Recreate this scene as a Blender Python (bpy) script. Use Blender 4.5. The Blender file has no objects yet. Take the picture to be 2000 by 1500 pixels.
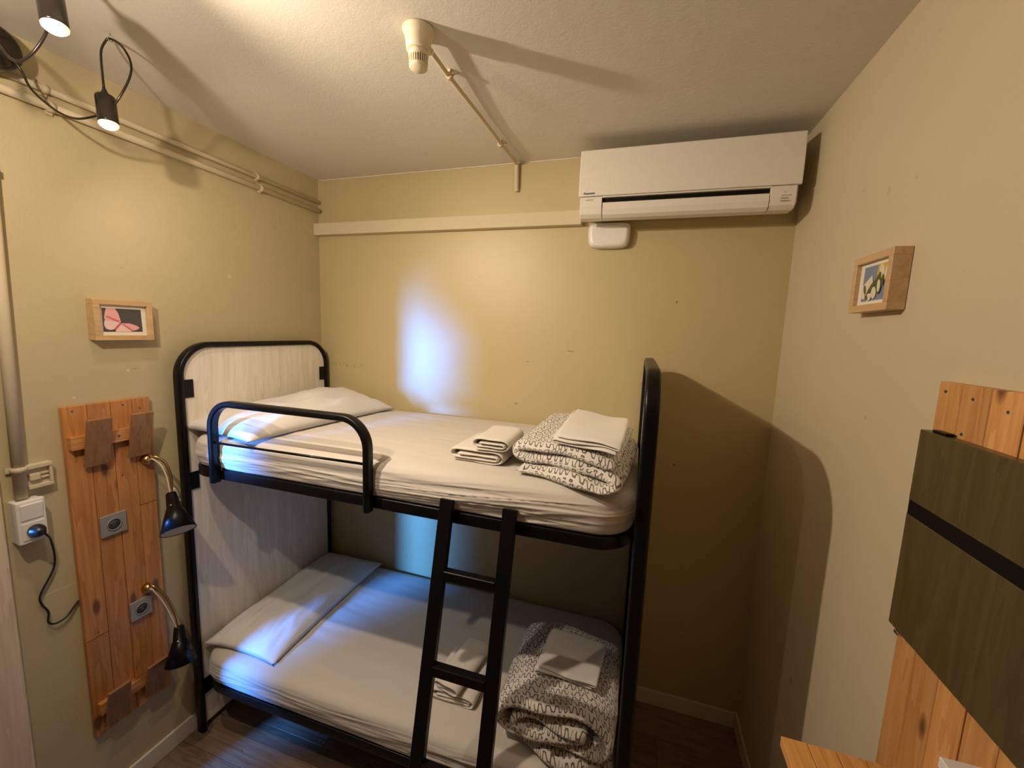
import bpy, bmesh, math, random
from mathutils import Vector, Matrix, noise
random.seed(7)
PI = math.pi
scn = bpy.context.scene
col = scn.collection

# ------------------------------------------------------------------ camera
W, H = 2.527, 2.815                      # room: back wall on y = 0, left wall x = 0, right wall x = W
CAM = Vector((1.92103, -2.124258, 1.960978))
cd = bpy.data.cameras.new('camera'); cam = bpy.data.objects.new('camera', cd); col.objects.link(cam)
cd.sensor_width = 36.0; cd.sensor_fit = 'HORIZONTAL'; cd.lens = 14.4073; cd.clip_start = 0.02
Rm = Matrix(((0.9538853716, -0.0725234352, 0.2912783020), (0.2979936764, 0.1121250563, -0.9479597779), (0.0360897035, 0.9910440571, 0.1285659761)))
M4 = Rm.to_4x4(); M4.translation = CAM; cam.matrix_world = M4
scn.camera = cam

# ------------------------------------------------------------------ world, exposure, daylight
wd = bpy.data.worlds.new('world'); scn.world = wd; wd.use_nodes = True
bg = wd.node_tree.nodes['Background']; bg.inputs[0].default_value = (0.35, 0.55, 1.0, 1); bg.inputs[1].default_value = 0.3
vs = scn.view_settings
vs.view_transform = 'Standard'; vs.look = 'None'; vs.gamma = 1.0; vs.use_curve_mapping = False; vs.exposure = 0.0

WARM = (1.0, 0.81, 0.63)
def lamp_light(name, loc, watts, rad=0.02, aim=None, colour=WARM):
    # the bulbs throw a wide, soft lobe along aim, tuned for wall brightness, not head tilt
    l = bpy.data.lights.new(name, 'SPOT' if aim else 'POINT'); l.energy = watts; l.color = colour; l.shadow_soft_size = rad
    o = bpy.data.objects.new(name, l); o.location = loc; col.objects.link(o)
    if aim: l.spot_size = PI; l.spot_blend = 1.0; o.rotation_euler = Vector(aim).to_track_quat('-Z', 'Y').to_euler()
    return o
# daylight falling in through the narrow corridor window, far to the left behind the camera
DAY = 135.0
dl = bpy.data.lights.new('window_daylight', 'AREA'); dl.shape = 'RECTANGLE'; dl.size = 0.24; dl.size_y = 0.70
dl.energy = DAY; dl.spread = math.radians(70); dl.color = (0.06, 0.28, 1.0)
dlo = bpy.data.objects.new('window_daylight', dl); col.objects.link(dlo)
dlo.location = (-0.95, -4.03, 1.70)
dlo.rotation_euler = Vector((0.45, 1.0, -0.12)).to_track_quat('-Z', 'Z').to_euler()
LAMP_W = {'A': 82.0, 'B': 9.0, 'C': 39.0}
LAMP_AIM = {'A': (0.80, 0.20, -0.58), 'B': (0.25, 0.85, -0.60), 'C': (-0.42, 0.80, -0.42)}
# three spot heads of the ceiling lamp: centre of the bulb face
LAMP_POS = {'A': Vector((0.573, -1.446, 2.622)), 'B': Vector((0.326, -1.217, 2.541)), 'C': Vector((0.80, -1.85, 2.56))}

# ------------------------------------------------------------------ node helpers / materials
def new_mat(name):
    m = bpy.data.materials.new(name); m.use_nodes = True
    nt = m.node_tree; b = nt.nodes['Principled BSDF']
    return m, nt, b
def nd(nt, t, **k):
    n = nt.nodes.new(t)
    for a, v in k.items(): setattr(n, a, v)
    return n
def math_(nt, op, a, b=None, c=None):
    n = nd(nt, 'ShaderNodeMath', operation=op)
    for i, v in enumerate((a, b, c)):
        if v is None: continue
        if isinstance(v, (int, float)): n.inputs[i].default_value = v
        else: nt.links.new(v, n.inputs[i])
    return n.outputs[0]
def mix_(nt, f, a, b):
    n = nd(nt, 'ShaderNodeMix', data_type='RGBA')
    for i, v in ((0, f), (6, a), (7, b)):
        if isinstance(v, (int, float)): n.inputs[i].default_value = v
        elif isinstance(v, tuple): n.inputs[i].default_value = (*v[:3], 1)
        else: nt.links.new(v, n.inputs[i])
    return n.outputs[2]
def ramp_(nt, f, stops):
    n = nd(nt, 'ShaderNodeValToRGB'); e = n.color_ramp.elements
    while len(e) < len(stops): e.new(0.5)
    for i, (p, c) in enumerate(stops):
        e[i].position = p; e[i].color = (*c[:3], 1) if isinstance(c, tuple) else (c, c, c, 1)
    nt.links.new(f, n.inputs[0]); return n.outputs[0]
def coord(nt, kind='Object', scale=(1, 1, 1), loc=(0, 0, 0), rot=(0, 0, 0)):
    t = nd(nt, 'ShaderNodeTexCoord'); m = nd(nt, 'ShaderNodeMapping')
    m.inputs['Scale'].default_value = scale; m.inputs['Location'].default_value = loc; m.inputs['Rotation'].default_value = rot
    nt.links.new(t.outputs[kind], m.inputs[0]); return m.outputs[0]
def noise_(nt, v, scale=5, detail=3, rough=0.5, out=0):
    n = nd(nt, 'ShaderNodeTexNoise'); n.inputs['Scale'].default_value = scale; n.inputs['Detail'].default_value = detail
    n.inputs['Roughness'].default_value = rough; nt.links.new(v, n.inputs['Vector']); return n.outputs[out]
def bump_(nt, b, h, strength=0.2, dist=0.002):
    n = nd(nt, 'ShaderNodeBump'); n.inputs['Strength'].default_value = strength; n.inputs['Distance'].default_value = dist
    nt.links.new(h, n.inputs['Height']); nt.links.new(n.outputs[0], b.inputs['Normal'])
def setc(nt, b, c):
    if isinstance(c, tuple): b.inputs['Base Color'].default_value = (*c[:3], 1)
    else: nt.links.new(c, b.inputs['Base Color'])
def hsv_rand(nt, c, amt=0.12):
    oi = nd(nt, 'ShaderNodeObjectInfo'); hs = nd(nt, 'ShaderNodeHueSaturation')
    v = math_(nt, 'MULTIPLY_ADD', oi.outputs['Random'], 2 * amt, 1 - amt)
    nt.links.new(v, hs.inputs['Value']); nt.links.new(c, hs.inputs['Color']); return hs.outputs[0]

def paint(name, base, dark, rough=0.55, bump=0.25, fine=180, spec=0.3, scuff=None, nicks=()):
    m, nt, b = new_mat(name)
    v = coord(nt)
    big = noise_(nt, v, 2.2, 4, 0.6)
    c = mix_(nt, ramp_(nt, big, [(0.32, 0.0), (0.68, 1.0)]), base, dark)
    # small chips and marks in the paint
    sp = noise_(nt, v, 23, 2, 0.4); spm = ramp_(nt, sp, [(0.76, 0.0), (0.80, 0.6)])
    c = mix_(nt, spm, c, tuple(x * 0.75 for x in base))
    if scuff:
        sx = nd(nt, 'ShaderNodeSeparateXYZ'); nt.links.new(coord(nt), sx.inputs[0])
        inx = math_(nt, 'LESS_THAN', math_(nt, 'ABSOLUTE', math_(nt, 'SUBTRACT', sx.outputs[0], scuff[0])), scuff[2])
        inz = math_(nt, 'LESS_THAN', math_(nt, 'ABSOLUTE', math_(nt, 'SUBTRACT', sx.outputs[2], scuff[1])), scuff[3])
        sn = math_(nt, 'GREATER_THAN', noise_(nt, coord(nt, scale=(1, 1, 1.6)), 55, 4, 0.7), 0.56)
        mk = math_(nt, 'MULTIPLY', math_(nt, 'MULTIPLY', inx, inz), sn)
        c = mix_(nt, math_(nt, 'MULTIPLY', mk, 0.6), c, (0.16, 0.11, 0.05))
    for (nx, ny, nz, sx_, sz_, tone) in nicks:     # small chips and smears in the paint
        mp = nd(nt, 'ShaderNodeVectorMath', operation='SUBTRACT'); nt.links.new(coord(nt), mp.inputs[0]); mp.inputs[1].default_value = (nx, ny, nz)
        ms = nd(nt, 'ShaderNodeVectorMath', operation='DIVIDE'); nt.links.new(mp.outputs[0], ms.inputs[0]); ms.inputs[1].default_value = (sx_, sx_, sz_)
        ln = nd(nt, 'ShaderNodeVectorMath', operation='LENGTH'); nt.links.new(ms.outputs[0], ln.inputs[0])
        c = mix_(nt, math_(nt, 'MULTIPLY', math_(nt, 'LESS_THAN', ln.outputs['Value'], 1.0), 0.75), c, tone)
    setc(nt, b, c)
    b.inputs['Roughness'].default_value = rough; b.inputs['Specular IOR Level'].default_value = spec
    n1 = noise_(nt, v, fine, 3, 0.6); n2 = noise_(nt, v, 14, 3, 0.6)
    bump_(nt, b, math_(nt, 'MULTIPLY_ADD', n2, 2.2, n1), bump, 0.003)
    return m

def plain(name, c, rough=0.5, metal=0.0, bump=None, spec=0.5, coat=0.0):
    m, nt, b = new_mat(name); v = coord(nt)
    n = noise_(nt, v, 35, 3, 0.6)
    setc(nt, b, mix_(nt, ramp_(nt, n, [(0.3, 0.0), (0.7, 1.0)]), c, tuple(x * 0.955 for x in c)))
    b.inputs['Roughness'].default_value = rough; b.inputs['Metallic'].default_value = metal
    b.inputs['Specular IOR Level'].default_value = spec; b.inputs['Coat Weight'].default_value = coat
    if bump: bump_(nt, b, noise_(nt, v, bump[0], 3, 0.6), bump[1], 0.001)
    return m

def wood(name, light, dark, grain, rough=0.45, knots=True, rnd=0.14, knotc=(0.10, 0.035, 0.012), fine=30.0):
    # grain: axis index along which the fibres run
    m, nt, b = new_mat(name)
    sc = [fine] * 3; sc[grain] = 1.6 * fine / 30
    oi = nd(nt, 'ShaderNodeObjectInfo')
    off = nd(nt, 'ShaderNodeVectorMath', operation='SCALE'); off.inputs[0].default_value = (7.3, 3.1, 5.7)
    nt.links.new(oi.outputs['Random'], off.inputs['Scale'])
    t = nd(nt, 'ShaderNodeTexCoord'); ad = nd(nt, 'ShaderNodeVectorMath', operation='ADD')
    nt.links.new(t.outputs['Object'], ad.inputs[0]); nt.links.new(off.outputs[0], ad.inputs[1])
    mp = nd(nt, 'ShaderNodeMapping'); mp.inputs['Scale'].default_value = sc; nt.links.new(ad.outputs[0], mp.inputs[0])
    mp2 = nd(nt, 'ShaderNodeMapping'); s2 = [9.0] * 3; s2[grain] = 0.9; mp2.inputs['Scale'].default_value = s2; nt.links.new(ad.outputs[0], mp2.inputs[0])
    g1 = noise_(nt, mp.outputs[0], 2.2, 5, 0.65); g2 = noise_(nt, mp2.outputs[0], 1.6, 3, 0.6)
    rings = math_(nt, 'FRACT', math_(nt, 'MULTIPLY', g2, 6.0))
    f = math_(nt, 'ADD', math_(nt, 'MULTIPLY', g1, 0.75), math_(nt, 'MULTIPLY', rings, 0.25))
    c = mix_(nt, ramp_(nt, f, [(0.30, 0.0), (0.72, 1.0)]), light, dark)
    if knots:
        s3 = [11.0] * 3; s3[grain] = 4.2
        mp3 = nd(nt, 'ShaderNodeMapping'); mp3.inputs['Scale'].default_value = s3; nt.links.new(ad.outputs[0], mp3.inputs[0])
        vo = nd(nt, 'ShaderNodeTexVoronoi'); vo.inputs['Scale'].default_value = 1.0; nt.links.new(mp3.outputs[0], vo.inputs['Vector'])
        kf = ramp_(nt, vo.outputs['Distance'], [(0.09, 1.0), (0.17, 0.0)])
        c = mix_(nt, math_(nt, 'MULTIPLY', kf, 0.85), c, knotc)
    c = hsv_rand(nt, c, rnd)
    setc(nt, b, c)
    b.inputs['Roughness'].default_value = rough; b.inputs['Specular IOR Level'].default_value = 0.4
    bump_(nt, b, g1, 0.15, 0.0008)
    return m

def cloth(name, c, weave=900, bump=0.08, rough=0.9, sheen=0.25, folds=0.0):
    m, nt, b = new_mat(name); v = coord(nt)
    n = noise_(nt, v, 6, 3, 0.6)
    setc(nt, b, mix_(nt, n, c, tuple(x * 0.94 for x in c)))
    b.inputs['Roughness'].default_value = rough; b.inputs['Sheen Weight'].default_value = sheen; b.inputs['Specular IOR Level'].default_value = 0.2
    h = noise_(nt, v, weave, 2, 0.5)
    if folds: h = math_(nt, 'MULTIPLY_ADD', noise_(nt, coord(nt, scale=(1, 1, 4)), 16, 4, 0.55), folds, h)
    bump_(nt, b, h, bump, 0.003)
    return m

def squiggle(name):
    """off-white cotton with short grey-brown meandering lines, laid out in metres along the cloth (UV)"""
    m, nt, b = new_mat(name)
    t = nd(nt, 'ShaderNodeTexCoord')
    wn = nd(nt, 'ShaderNodeTexNoise'); wn.inputs['Scale'].default_value = 9.0; wn.inputs['Detail'].default_value = 1
    nt.links.new(t.outputs['UV'], wn.inputs['Vector'])
    sub = nd(nt, 'ShaderNodeVectorMath', operation='SUBTRACT'); sub.inputs[1].default_value = (0.5, 0.5, 0.5); nt.links.new(wn.outputs['Color'], sub.inputs[0])
    scl = nd(nt, 'ShaderNodeVectorMath', operation='SCALE'); scl.inputs['Scale'].default_value = 0.05; nt.links.new(sub.outputs[0], scl.inputs[0])
    add = nd(nt, 'ShaderNodeVectorMath', operation='ADD'); nt.links.new(t.outputs['UV'], add.inputs[0]); nt.links.new(scl.outputs[0], add.inputs[1])
    sp = nd(nt, 'ShaderNodeSeparateXYZ'); nt.links.new(add.outputs[0], sp.inputs[0])
    u, v = sp.outputs[0], sp.outputs[1]
    P, L, A, K, TH = 0.0275, 0.0225, 0.0090, 1.35, 0.0020
    k = 2 * PI / L
    row = math_(nt, 'FLOOR', math_(nt, 'DIVIDE', v, P))
    wr = nd(nt, 'ShaderNodeTexWhiteNoise', noise_dimensions='1D'); nt.links.new(row, wr.inputs['W'])
    us = math_(nt, 'MULTIPLY_ADD', wr.outputs['Value'], 0.3, u)
    tl = math_(nt, 'SUBTRACT', v, math_(nt, 'MULTIPLY', math_(nt, 'ADD', row, 0.5), P))
    # lean the lobes a little so that the line loops
    us2 = math_(nt, 'MULTIPLY_ADD', tl, 0.22, us)
    ks = math_(nt, 'MULTIPLY', us2, k)
    T = math_(nt, 'TANH', math_(nt, 'MULTIPLY', math_(nt, 'SINE', ks), K))
    f = math_(nt, 'MULTIPLY', T, A / math.tanh(K))
    fp = math_(nt, 'MULTIPLY', math_(nt, 'MULTIPLY', math_(nt, 'COSINE', ks), math_(nt, 'SUBTRACT', 1.0, math_(nt, 'MULTIPLY', T, T))), A * k * K / math.tanh(K))
    g = math_(nt, 'ABSOLUTE', math_(nt, 'SUBTRACT', tl, f))
    d = math_(nt, 'DIVIDE', g, math_(nt, 'SQRT', math_(nt, 'MULTIPLY_ADD', fp, fp, 1.0)))
    line = math_(nt, 'LESS_THAN', d, TH)
    seg = math_(nt, 'FRACT', math_(nt, 'DIVIDE', us, L * 4.0))
    line = math_(nt, 'MULTIPLY', line, math_(nt, 'GREATER_THAN', seg, 0.10))
    c = mix_(nt, line, (0.66, 0.625, 0.56), (0.13, 0.105, 0.08))
    setc(nt, b, c)
    b.inputs['Roughness'].default_value = 0.9; b.inputs['Sheen Weight'].default_value = 0.2; b.inputs['Specular IOR Level'].default_value = 0.2
    bump_(nt, b, noise_(nt, coord(nt), 30, 4, 0.6), 0.25, 0.004)
    return m

def emit(name, c, s):
    m, nt, b = new_mat(name); setc(nt, b, (0.8, 0.8, 0.8)); b.inputs['Emission Color'].default_value = (*c, 1); b.inputs['Emission Strength'].default_value = s
    n = noise_(nt, coord(nt), 40, 2); nt.links.new(math_(nt, 'MULTIPLY_ADD', n, 0.1, 0.2), b.inputs['Roughness'])
    return m

MT = {
 'wall_back': paint('wall_back_paint', (0.54, 0.445, 0.235), (0.515, 0.425, 0.223), 0.42, 0.10, 200, 0.45, scuff=(0.20, 1.715, 0.125, 0.013), nicks=((2.073, 0, 2.125, 0.005, 0.006, (0.2, 0.15, 0.08)), (1.581, 0, 1.867, 0.022, 0.003, (0.26, 0.2, 0.1)), (1.296, 0, 1.567, 0.010, 0.004, (0.26, 0.2, 0.1)), (2.126, 0, 1.330, 0.005, 0.006, (0.12, 0.09, 0.05)), (1.35, 0, 1.80, 0.012, 0.003, (0.3, 0.23, 0.12)))),
 'wall_left': paint('wall_left_paint', (0.54, 0.46, 0.275), (0.515, 0.438, 0.26), 0.5, 0.30, 150, 0.35, nicks=((0, -0.593, 2.172, 0.010, 0.012, (0.66, 0.58, 0.40)), (0, -1.036, 1.752, 0.006, 0.005, (0.75, 0.66, 0.46)), (0, -1.012, 1.757, 0.009, 0.003, (0.38, 0.31, 0.18)), (0, -1.205, 1.667, 0.005, 0.004, (0.75, 0.66, 0.46)), (0, -1.30, 0.985, 0.05, 0.003, (0.66, 0.58, 0.40)))),
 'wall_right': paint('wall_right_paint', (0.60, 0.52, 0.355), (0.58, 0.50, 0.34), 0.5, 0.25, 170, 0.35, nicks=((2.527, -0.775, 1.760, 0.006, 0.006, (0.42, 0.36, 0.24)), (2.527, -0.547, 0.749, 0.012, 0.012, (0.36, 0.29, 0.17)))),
 'ceiling': paint('ceiling_paint', (0.72, 0.685, 0.605), (0.70, 0.665, 0.587), 0.7, 0.2, 160, 0.2),
 'unseen_dark_wall': paint('unseen_wall_darkened', (0.16, 0.11, 0.07), (0.14, 0.10, 0.06)),  # unseen front wall, toned dark to cut bounced light
 'corridor': paint('corridor_darkened', (0.20, 0.18, 0.15), (0.18, 0.165, 0.14), 0.6, 0.2, 160, 0.2),  # unseen corridor walls, also kept dark against bounced light
 'cream': plain('cream_paint', (0.64, 0.55, 0.375), 0.62, bump=(60, 0.15), spec=0.2),
 'cream_plastic': plain('cream_plastic', (0.76, 0.68, 0.48), 0.35),
 'white_plastic': plain('white_plastic', (0.82, 0.79, 0.73), 0.3),
 'ac_plastic': plain('matt_white_plastic', (0.80, 0.755, 0.66), 0.38),
 'grey_plastic': plain('grey_plastic', (0.30, 0.29, 0.28), 0.4),
 'dark_grey': plain('dark_grey_plastic', (0.06, 0.06, 0.06), 0.4),
 'white_paint': plain('white_lacquer', (0.72, 0.67, 0.58), 0.4),
 'black_metal': plain('black_enamel', (0.005, 0.0045, 0.0045), 0.34, spec=0.22, coat=0.05),
 'black': plain('black_gap', (0.006, 0.005, 0.005), 0.5, spec=0.2),
 'black_plastic': plain('black_plastic', (0.012, 0.012, 0.012), 0.35),
 'lamp_black': plain('lamp_black', (0.030, 0.022, 0.018), 0.22, 0.3),
 'brass': plain('brass', (0.62, 0.42, 0.18), 0.32, 1.0),
 'steel': plain('steel', (0.62, 0.58, 0.5), 0.25, 1.0),
 'pine': wood('pine_upright', (0.58, 0.265, 0.085), (0.38, 0.15, 0.042), 2),
 'pine_across': wood('pine_lengthwise', (0.66, 0.31, 0.10), (0.44, 0.175, 0.05), 1),
 'pine_hook': wood('pine_hook_wood', (0.33, 0.175, 0.075), (0.23, 0.11, 0.042), 2, knots=False),
 'pine_right': wood('pine_upright_pale', (0.70, 0.37, 0.135), (0.52, 0.235, 0.075), 2),
 'pine_shelf': wood('pine_shelf_wood', (0.74, 0.39, 0.125), (0.55, 0.25, 0.07), 1),
 'beech': wood('beech_frame', (0.62, 0.42, 0.22), (0.50, 0.315, 0.15), 1, knots=False, rnd=0.05),
 'laminate': wood('whitewashed_laminate', (0.90, 0.84, 0.75), (0.74, 0.67, 0.56), 2, 0.45, knots=False, rnd=0.03, fine=13.0),
 'trim_wood': wood('whitewashed_door_wood', (0.78, 0.66, 0.50), (0.62, 0.51, 0.38), 2, 0.5, knots=False, rnd=0.03),
 'slat': wood('slat_wood', (0.50, 0.36, 0.20), (0.40, 0.27, 0.14), 1, knots=False),
 'floor': wood('floor_wood', (0.27, 0.19, 0.13), (0.15, 0.10, 0.065), 0, 0.38, knots=False, rnd=0.18),
 'olive': wood('dark_olive_board', (0.112, 0.084, 0.034), (0.076, 0.056, 0.022), 2, 0.32, knots=False, rnd=0.02),
 'sheet': cloth('white_sheet', (0.60, 0.555, 0.485), 700, 0.10, folds=1.2),
 'pillowcase': cloth('white_pillowcase', (0.71, 0.68, 0.63), 700, 0.15, folds=2.0),
 'linen': cloth('folded_linen', (0.72, 0.685, 0.62), 700, 0.15, folds=1.5),
 'towel': cloth('terry_towel', (0.72, 0.675, 0.59), 420, 0.55, 0.95, 0.5),
 'duvet': squiggle('squiggle_cotton'),
 'bulb': emit('lit_bulb', (1.0, 0.84, 0.52), 5.0),
 'bulb_rim': emit('lit_bulb_rim', (1.0, 0.74, 0.36), 1.25),
 'mat_card': plain('mount_card', (0.78, 0.74, 0.64), 0.8),
 'paper': plain('white_paper', (0.80, 0.77, 0.72), 0.7),
 'print_dark': plain('print_dark_grey', (0.075, 0.068, 0.065), 0.6),
 'print_pink': plain('print_pink', (0.80, 0.40, 0.40), 0.6),
 'print_pale': plain('print_pale_pink', (0.82, 0.58, 0.56), 0.6),
 'print_red': plain('print_red', (0.62, 0.11, 0.11), 0.6),
 'print_blue': plain('print_blue', (0.20, 0.24, 0.36), 0.6),
 'print_yellow': plain('print_yellow', (0.58, 0.44, 0.07), 0.6),
 'print_cream': plain('print_cream', (0.72, 0.66, 0.48), 0.6),
 'print_green': plain('print_green', (0.10, 0.11, 0.035), 0.6),
 'ink': plain('black_ink', (0.015, 0.015, 0.02), 0.5),
 'ink_grey': plain('grey_ink', (0.33, 0.29, 0.24), 0.5),
}

# ------------------------------------------------------------------ mesh helpers
ORG = {}
def thing(name, label, cat, loc, group=None):
    o = bpy.data.objects.new(name, None); o.empty_display_size = 0.05; o.location = loc; col.objects.link(o)
    o['label'] = label; o['category'] = cat
    if group: o['group'] = group
    ORG[o.name] = Vector(loc); return o
def tag(o, label, cat, group=None):
    o['label'] = label; o['category'] = cat
    if group: o['group'] = group
    return o

class MB:
    def __init__(s): s.v = []; s.f = []; s.mi = []; s.uv = {}; s.sm = []
    def face(s, idx, mi=0, uv=None, smooth=False):
        s.f.append(tuple(idx)); s.mi.append(mi); s.sm.append(smooth)
        if uv: s.uv[len(s.f) - 1] = uv
    def add(s, verts, faces, mi=0, smooth=False):
        b = len(s.v); s.v += [Vector(p) for p in verts]
        for f in faces: s.face([b + i for i in f], mi, None, smooth)
        return s
    def box(s, lo, hi, mi=0, rot=None, pivot=None):
        x0, y0, z0 = lo; x1, y1, z1 = hi
        vs_ = [Vector(p) for p in ((x0, y0, z0), (x1, y0, z0), (x1, y1, z0), (x0, y1, z0), (x0, y0, z1), (x1, y0, z1), (x1, y1, z1), (x0, y1, z1))]
        if rot is not None:
            pv = Vector(pivot) if pivot is not None else (Vector(lo) + Vector(hi)) / 2
            vs_ = [rot @ (p - pv) + pv for p in vs_]
        return s.add(vs_, [(0, 3, 2, 1), (4, 5, 6, 7), (0, 1, 5, 4), (1, 2, 6, 5), (2, 3, 7, 6), (3, 0, 4, 7)], mi)
    def tube(s, pts, prof, closed=False, mi=0, side=None, smooth=True, caps=True):
        """sweep a 2-D profile [(a, b)] along pts; a along 'side' (fixed world vector) when given"""
        pts = [Vector(p) for p in pts]; n = len(pts); m = len(prof); base = len(s.v); prev = None
        for i, p in enumerate(pts):
            if closed: t = (pts[(i + 1) % n] - pts[i - 1])
            else: t = pts[min(i + 1, n - 1)] - pts[max(i - 1, 0)]
            t.normalize()
            if side is not None: a = Vector(side) - t * t.dot(Vector(side))
            elif prev is None:
                up = Vector((0, 0, 1)) if abs(t.z) < 0.9 else Vector((1, 0, 0)); a = up.cross(t)
            else: a = prev - t * t.dot(prev)
            a.normalize(); prev = a; b = t.cross(a)
            for (pa, pb) in prof: s.v.append(p + a * pa + b * pb)
        for i in range(n if closed else n - 1):
            j = (i + 1) % n
            for k in range(m):
                l = (k + 1) % m
                s.face((base + i * m + k, base + i * m + l, base + j * m + l, base + j * m + k), mi, None, smooth)
        if caps and not closed:
            s.face([base + k for k in range(m)][::-1], mi); s.face([base + (n - 1) * m + k for k in range(m)], mi)
        return s
    def lathe(s, prof, origin=(0, 0, 0), axis=(0, 0, 1), n=28, mi=0, smooth=True):
        ax = Vector(axis).normalized(); a = ax.orthogonal().normalized(); b = ax.cross(a); o = Vector(origin); base = len(s.v); m = len(prof)
        for k in range(n):
            d = a * math.cos(2 * PI * k / n) + b * math.sin(2 * PI * k / n)
            for (r, h) in prof: s.v.append(o + d * r + ax * h)
        for k in range(n):
            l = (k + 1) % n
            for i in range(m - 1):
                s.face((base + k * m + i, base + l * m + i, base + l * m + i + 1, base + k * m + i + 1), mi, None, smooth)
        if prof[0][0] > 1e-5: s.face([base + k * m for k in range(n)][::-1], mi)
        if prof[-1][0] > 1e-5: s.face([base + k * m + m - 1 for k in range(n)], mi)
        return s
    def prism(s, poly, to3, d0, d1, mi=0, smooth=False):
        """poly: 2-D points, to3(p, d) -> 3-D"""
        n = len(poly); b = len(s.v)
        s.v += [Vector(to3(p, d0)) for p in poly] + [Vector(to3(p, d1)) for p in poly]
        s.face(range(n), mi); s.face([b + n + i for i in range(n)][::-1], mi) if False else None
        s.f[-1] = tuple(b + i for i in range(n))
        s.face([b + n + i for i in reversed(range(n))], mi)
        for i in range(n):
            j = (i + 1) % n; s.face((b + i, b + n + i, b + n + j, b + j), mi, None, smooth)
        return s
    def build(s, name, mats, parent=None, bevel=0.0, kind=None, loc=None, fix=True, seg=2, auto=True):
        if not isinstance(mats, (list, tuple)): mats = [mats]
        org = Vector((0, 0, 0))
        p = parent
        if p is not None: org = ORG[p.name]
        elif loc is not None: org = Vector(loc)
        me = bpy.data.meshes.new(name)
        me.from_pydata([tuple(q - org) for q in s.v], [], s.f)
        for mt in mats: me.materials.append(MT[mt])
        for i, pl in enumerate(me.polygons): pl.material_index = s.mi[i]; pl.use_smooth = s.sm[i]
        if s.uv:
            ul = me.uv_layers.new(name='UVMap')
            for fi, uv in s.uv.items():
                for li, c in zip(me.polygons[fi].loop_indices, uv): ul.data[li].uv = c
        if bevel or fix:
            bm = bmesh.new(); bm.from_mesh(me)
            if fix: bmesh.ops.recalc_face_normals(bm, faces=bm.faces)
            if bevel:
                ed = [e for e in bm.edges if len(e.link_faces) == 2 and e.calc_face_angle(0) > 0.6]
                bmesh.ops.bevel(bm, geom=ed, offset=bevel, segments=seg, profile=0.5, affect='EDGES', clamp_overlap=True)
            bm.to_mesh(me); bm.free()
        me.validate()
        o = bpy.data.objects.new(name, me); col.objects.link(o)
        if parent is not None: o.parent = parent; ORG[o.name] = org
        else: o.location = org; ORG[o.name] = org
        if kind: o['kind'] = kind
        return o
def struct(name, mb, mats, bevel=0.0, parent=None):
    o = mb.build(name, mats, parent, bevel)
    if parent is None: o['kind'] = 'structure'
    return o
def oval(a, b, n=16): return [(a * math.cos(2 * PI * k / n), b * math.sin(2 * PI * k / n)) for k in range(n)]
def rrect(a, b, r, n=4):
    out = []
    for (cx, cy, s0) in ((a - r, b - r, 0), (-a + r, b - r, 1), (-a + r, -b + r, 2), (a - r, -b + r, 3)):
        for k in range(n + 1):
            t = (s0 + k / n) * PI / 2; out.append((cx + r * math.cos(t), cy + r * math.sin(t)))
    return out
def arc(c, r, a0, a1, n, f):   # f(u, v) -> 3-D
    return [f(c[0] + r * math.cos(a0 + (a1 - a0) * k / n), c[1] + r * math.sin(a0 + (a1 - a0) * k / n)) for k in range(n + 1)]
def spline(P, n=8):
    P = [Vector(p) for p in P]; out = []
    for i in range(len(P) - 1):
        p0 = P[max(i - 1, 0)]; p1 = P[i]; p2 = P[i + 1]; p3 = P[min(i + 2, len(P) - 1)]
        for k in range(n):
            t = k / n
            out.append(0.5 * ((2 * p1) + (p2 - p0) * t + (2 * p0 - 5 * p1 + 4 * p2 - p3) * t * t + (3 * p1 - p0 - 3 * p2 + p3) * t ** 3))
    out.append(P[-1]); return out
def share(src, name, loc, parent):
    o = src.copy(); o.name = name; o.location = loc; o.parent = parent; col.objects.link(o); return o

# ------------------------------------------------------------------ SETTING
YF, YC = -3.0, -4.0          # front wall of the room (behind the camera), end of the corridor
D0, D1, DZ = -1.495, -2.164, 1.96   # doorway in the left wall
fl = MB().box((-1.75, YC - 0.1, -0.06), (W + 0.12, 0.12, -0.004)); floor = struct('floor', fl, 'floor')
# planks run along the room, joints staggered, a 1.5 mm gap between them
pw = 0.19
for i in range(16):
    y1 = -0.002 - i * pw; y0 = y1 - pw + 0.002
    if y0 < YF: y0 = YF
    xs = [0.002, 0.55 + 0.83 * ((i * 0.37) % 1.0), None, W - 0.002]
    if xs[1] + 1.28 < W - 0.15: xs[2] = xs[1] + 1.28
    xs = [x for x in xs if x is not None]
    for a, b_ in zip(xs[:-1], xs[1:]):
        MB().box((a, y0, -0.006), (b_ - 0.002, y1, 0.0)).build('plank', 'floor', floor, bevel=0.0008, seg=1)
struct('ceiling', MB().box((-1.75, YC - 0.1, H), (W + 0.12, 0.12, H + 0.1)), 'ceiling')
struct('wall_back', MB().box((-0.12, 0, 0), (W + 0.12, 0.12, H)), 'wall_back')
wl = MB().box((-0.12, D0, 0), (0, 0, H)).box((-0.12, D1, DZ), (0, D0, H)).box((-0.12, YC, 0), (0, D1, H))
struct('wall_left', wl, 'wall_left')
struct('wall_right', MB().box((W, YF - 0.12, 0), (W + 0.12, 0, H)), 'wall_right')
struct('wall_front', MB().box((0, YF - 0.12, 0), (W, YF, H)), 'unseen_dark_wall')
struct('wall_corridor_back', MB().box((-1.72, -1.42, 0), (-0.12, -1.30, H)), 'corridor')
struct('wall_corridor_left', MB().box((-1.75, YC, 0), (-1.63, -1.42, H)), 'corridor')
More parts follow.
